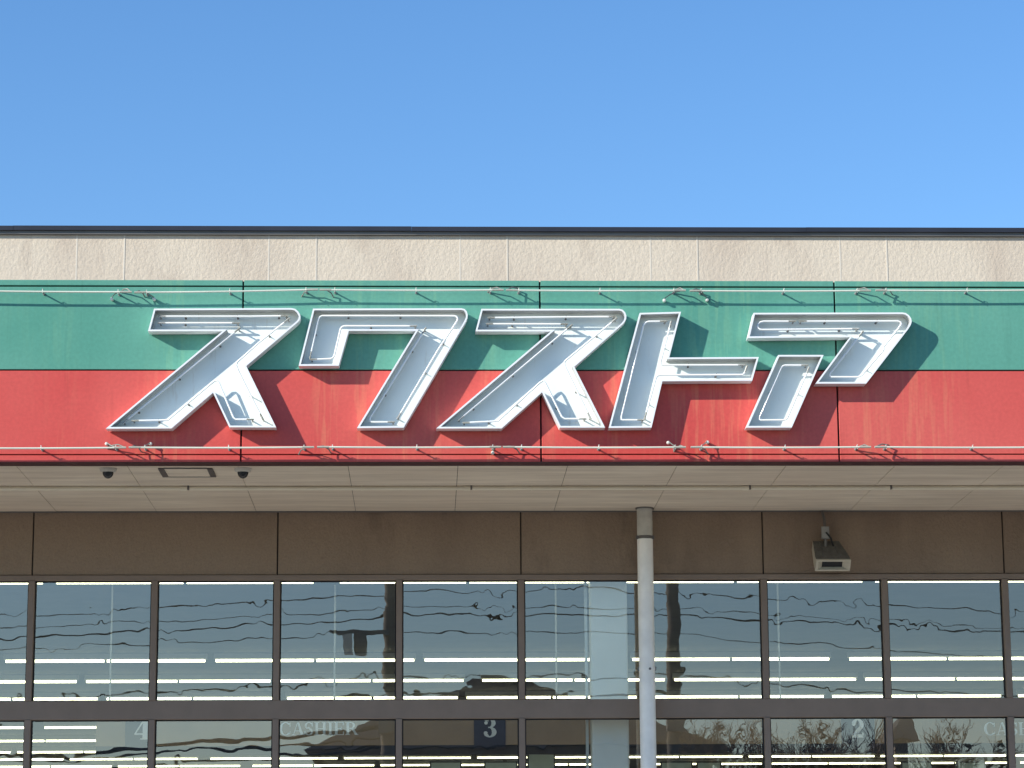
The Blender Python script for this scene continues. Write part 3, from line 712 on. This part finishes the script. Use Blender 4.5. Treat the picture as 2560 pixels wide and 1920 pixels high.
# pale notice boards over the tills
for i, (xa, xb, yt, lab) in enumerate(((1078,1150,1907,'under the number 3'), (1214,1290,1907,'right of the number 3 panel'), (1322,1384,1874,'taller one left of the white column'), (1655,1728,1907,'right of the drainpipe'), (1745,1800,1907,'second right of the drainpipe'), (2256,2326,1907,'right of the number 2'), (2394,2460,1907,'under the right CASHIER'))):
    Yn = 25.9; A = atY(xa, yt, Yn); B_ = atY(xb, yt, Yn)
    t2 = thing('notice_board', f'pale green notice board inside the store, {lab}', 'notice board', ((A.x+B_.x)/2, Yn, A.z-.6), 'notice boards over the tills')
    s = MB(); s.box(A.x, B_.x, Yn, Yn+.02, A.z-.6, A.z); part('notice_sheet', s, M['poster'], t2)
    s = MB(); s.box(A.x-.015, B_.x+.015, Yn+.008, Yn+.03, A.z-.615, A.z+.015); part('notice_frame', s, M['poster_dark'], t2)
# fluorescent lamps in rows
ordn = ['nearest the window', 'second', 'third', 'fourth', 'fifth', 'sixth', 'seventh', 'eighth', 'ninth', 'tenth']
lamp = None; LZ = 4.73
for ri, (py, off) in enumerate(((1454, -.55), (1650, .28), (1701, .70), (1744, .85), (1782, .3), (1815, .5), (1848, .1), (1876, .4), (1894, .8), (1912, .2))):
    Yr = atZ(1280, py, LZ).y; half = 1280/F_PX*Yr
    x = Yr*math.tan(YAW)-half-1.9+off*2.46; n_ = 0; xe = Yr*math.tan(YAW)+half+1.1
    while x < xe:
        lab = f'white twin-tube ceiling lamp, {ordn[n_].replace("nearest the window", "first")} from the left in the row {ordn[ri]}{"" if ri == 0 else " from the window"}'
        n_ += 1
        grp = f'ceiling lamps of the row {ordn[ri]}{"" if ri == 0 else " from the window"}'
        if lamp is None:
            lamp = thing('fluorescent_lamp', lab, 'ceiling lamp', (x, Yr, LZ), grp)
            s = MB(); s.box(-1.19, 1.19, -.03, .03, .02, .085)
            obj('lamp_body', s.mesh('lamp_body', M['lampbody']), lamp)
            for k in (-1, 1):
                s = MB(); s.tube([(-.575, 0, 0), (.575, 0, 0)], .0145, 8)
                o = obj('lamp_tube', s.mesh('lamp_tube', M['tubelamp'], smooth=True), lamp); o.location = (k*.592, 0, 0)
        else:
            dup(lamp, (x, Yr, LZ), lab, grp)
        x += 2.46+random.choice((0, 0, .12))

# ------------------------------------------------------------------ across the car park (seen mirrored in the windows)
def refl(px, py, yv):        # object whose mirror image stands at distance yv behind the panes
    v = atY(px, py, yv); return Vector((v.x, 2*YG-yv, v.z))
def upole(px, lean, hgt, label, extra):
    p = refl(px, 1700, 56)
    t = thing('utility_pole', label, 'utility pole', (p.x, p.y, 0), 'utility poles by the road')
    s = MB(); s.tube([(p.x-lean, p.y, 0), (p.x, p.y, hgt*.5), (p.x+lean, p.y, hgt)], .165, 14, r2=.13); part('pole', s, M['concrete'], t, smooth=True)
    for zz, wd in ((hgt-.4, 1.1), (hgt-1.3, .9)):
        s = MB(); s.box(p.x-wd, p.x+wd, p.y-.22, p.y-.12, zz-.05, zz+.05); part('crossarm', s, M['steel'], t)
        for k in (-.9, -.45, .45, .9):
            s = MB(); s.lathe([(.035, zz+.05), (.06, zz+.10), (.035, zz+.14), (.06, zz+.18), (.03, zz+.24)], 10, 'z', (p.x+k*wd, p.y-.17, 0)); part('insulator', s, M['cap'], t, smooth=True)
    if extra:
        a = refl(900, 1613, 56)
        s = MB(); s.box(p.x-1.15, p.x, p.y+.12, p.y+.22, a.z+.21, a.z+.29); part('equipment_arm', s, M['steel'], t)
        s = MB(); s.lathe([(.12, a.z-.24), (.135, a.z-.2), (.135, a.z+.2), (.09, a.z+.22)], 16, 'z', (a.x+.03, p.y+.17, 0)); part('transformer', s, M['steel'], t, smooth=True)
        s = MB(); s.bbox(a.x-.33, a.x-.14, p.y+.1, p.y+.3, a.z-.24, a.z+.2, .01); part('equipment_box', s, M['cap'], t)
    s = MB(); s.box(p.x-.2, p.x+.2, p.y+.1, p.y+.4, 5.6, 6.2); part('junction_box', s, M['steel'], t)
    return p
p1 = upole(972, .08, 11.2, 'concrete utility pole with transformer, left one mirrored in the windows', True)
p2 = upole(1683, .02, 10.6, 'plain concrete utility pole, right one mirrored in the windows', False)
wl = [(1478,.010,'topmost'), (1516,.007,'second from the top'), (1535,.014,'thick bundled'), (1578,.009,'fourth from the top'), (1690,.014,'fifth from the top'), (1735,.026,'thick dark'), (1816,.040,'heavy low'), (1843,.020,'second lowest'), (1868,.025,'lowest')]
for i, (py, r_, nm_) in enumerate(wl):
    s = MB(); A = refl(1280, py, 56+(i % 3)*.35); pts = []
    random.seed(40+i); tilt = random.uniform(-.012, .012)
    xe = 30 if py < 1800 else p1.x                        # the low drops end at the left pole
    for k in range(61):
        x = -30+k*(xe+30)/60; span = 5.9 if abs(x-.5) < 3.3 else 26
        u = (x-p1.x)/26 if x < p1.x else ((x-p1.x)/5.9 if x < p2.x else (x-p2.x)/26)
        u = abs(u); sag = 4*min(u, 1)*(1-min(u, 1))*(.02 if p1.x < x < p2.x else .55)
        pts.append((x, A.y, A.z-sag+tilt*(x-1)))
    s.tube(pts, r_, 6)
    o = part('overhead_cable', s, M['cable'], None, smooth=True)
    tag(o, f'{nm_} black overhead cable strung between the utility poles', 'cable', 'overhead cables by the road')
def house(pxl, pxr, pe, pr, pr0, pr1, yv, label, mw, dep=9.0):
    L, Rr = refl(pxl, pe, yv), refl(pxr, pe, yv); a, c = refl(pr0, pr, yv+dep/2), refl(pr1, pr, yv+dep/2)
    y0 = L.y; y1 = y0-dep; ze = L.z; zr = a.z; cx = (L.x+Rr.x)/2
    t = thing('house', label, 'house', (cx, y0-dep/2, 0), 'houses across the road')
    x0, x1 = L.x+.5, Rr.x-.5
    s = MB(); s.box(x0, x1, y1+.5, y0-.5, 0, ze+.05); part('wall', s, M[mw], t)
    ym = (y0+y1)/2; s = MB()
    e = [(L.x, y0, ze), (Rr.x, y0, ze), (Rr.x, y1, ze), (L.x, y1, ze)]; rg = [(a.x, ym, zr), (c.x, ym, zr)]
    s.add(e+rg, [(0,1,5,4),(1,2,5),(2,3,4,5),(3,0,4),(0,3,2,1)]); rf = part('roof', s, M['tile'], t)
    s = MB(); s.tube([rg[0], rg[1]], .12, 8); part('ridge_cap', s, M['tile'], rf)
    n = max(2, int((x1-x0)/2.6))
    for k in range(n):
        for zz in (1.0, 3.7):
            if zz+1.2 > ze: continue
            xx = x0+(k+.5)*(x1-x0)/n
            s = MB(); s.box(xx-.75, xx+.75, y0-.52, y0-.44, zz, zz+1.15); wn = part('window', s, M['plate'], t)
            s = MB(); s.box(xx-.68, xx-.02, y0-.45, y0-.43, zz+.06, zz+1.09); part('pane', s, M['winglass'], wn)
            s = MB(); s.box(xx+.02, xx+.68, y0-.45, y0-.43, zz+.06, zz+1.09); part('pane', s, M['winglass'], wn)
house(758, 1830, 1868, 1703, 1204, 1310, 66, 'dark hip-roofed two-storey house mirrored in the middle windows', 'housewall')
house(2228, 2300, 1850, 1790, 2255, 2275, 66, 'narrow dark house mirrored beside the right mullion', 'housewall', 4.0)
def bare_tree(px, ptop, yv, seed, label):
    rnd = random.Random(seed); top = refl(px, ptop, yv); H = top.z
    t = thing('bare_tree', label, 'tree', (top.x, top.y, 0), 'leafless trees across the road')
    tr = MB(); tr.tube([(top.x, top.y, 0), (top.x+.08, top.y, H*.25), (top.x-.05, top.y+.1, H*.5)], .2, 10, r2=.1); part('trunk', tr, M['bark'], t, smooth=True)
    b = MB()
    def grow(p, d, l, r_, lv):
        q = p+d*l*.5+Vector((rnd.uniform(-.1,.1), rnd.uniform(-.1,.1), 0))*l; e = p+d*l
        b.tube([p, q, e], r_, 5 if lv < 2 else 4, cap=False, r2=r_*.55)
        if lv >= 4: return
        for _ in range(4):
            nd = (d+Vector((rnd.uniform(-.8,.8), rnd.uniform(-.8,.8), rnd.uniform(-.1,.6)))).normalized()
            grow(p+d*l*rnd.uniform(.45, 1), nd, l*rnd.uniform(.55,.78), r_*.55, lv+1)
    for _ in range(6):
        d = Vector((rnd.uniform(-.7,.7), rnd.uniform(-.7,.7), 1)).normalized()
        grow(Vector((top.x-.02, top.y+.05, H*rnd.uniform(.28,.5))), d, H*.24, .07, 0)
    part('branches', b, M['bark'], t)
bare_tree(1800, 1770, 62, 1, 'leafless tree mirrored right of the drainpipe')
bare_tree(1990, 1778, 63, 2, 'leafless tree mirrored left of the number 2')
bare_tree(1890, 1782, 64, 8, 'leafless tree mirrored between two taller ones right of the drainpipe')
bare_tree(2085, 1790, 65, 9, 'leafless tree mirrored over the number 2 panel')
bare_tree(2375, 1795, 64, 5, 'smaller leafless tree mirrored left of the right CASHIER')
def conifer(px, ptop, yv, seed, label, wd=1.6):
    rnd = random.Random(seed); top = refl(px, ptop, yv); H = top.z
    t = thing('conifer', label, 'tree', (top.x, top.y, 0), 'conifers across the road')
    s = MB(); s.tube([(top.x, top.y, 0), (top.x, top.y, H*.95)], .14, 8, r2=.03); part('trunk', s, M['bark'], t)
    s = MB()
    for k in range(1500):
        u = rnd.random()**.7; z = H*(1-.9*u); rad = wd*u*rnd.uniform(.25, 1)*(1+.25*math.sin(z*7)); a = rnd.uniform(0, 6.283)
        p = Vector((top.x+rad*math.cos(a), top.y+rad*math.sin(a), z-rad*.25)); d = Vector((math.cos(a), math.sin(a), rnd.uniform(-.5,.2)))*rnd.uniform(.12,.3)
        n = Vector((-math.sin(a), math.cos(a), rnd.uniform(-.3,.3)))*rnd.uniform(.04,.09)
        s.face([p-n, p+d, p+n])
    part('foliage', s, M['conifer'], t)
conifer(2185, 1846, 70, 11, 'dark conifer mirrored below the number 2')
conifer(2420, 1860, 72, 12, 'dark conifer mirrored at the right, left one of two')
conifer(2500, 1850, 72, 13, 'dark conifer mirrored behind the right mullion')
conifer(1745, 1880, 70, 14, 'dark low conifer mirrored right of the drainpipe', 1.9)
# low hedge along the far side of the road
rnd = random.Random(3); s = MB()
for k in range(9000):
    x = rnd.uniform(-34, 34); z = rnd.uniform(.05, 1.3+.2*math.sin(x*2)); y = -19+rnd.uniform(-.5,.5)
    p = Vector((x, y, z)); d = Vector((rnd.uniform(-1,1), rnd.uniform(-1,1), rnd.uniform(-1,1)))*.09; n = Vector((rnd.uniform(-1,1), rnd.uniform(-1,1), rnd.uniform(-1,1)))*.06
    s.face([p-n, p+d, p+n])
o = part('hedge', s, M['hedge'], None); o['kind'] = 'stuff'; tag(o, 'low clipped hedge along the far side of the road', 'hedge')
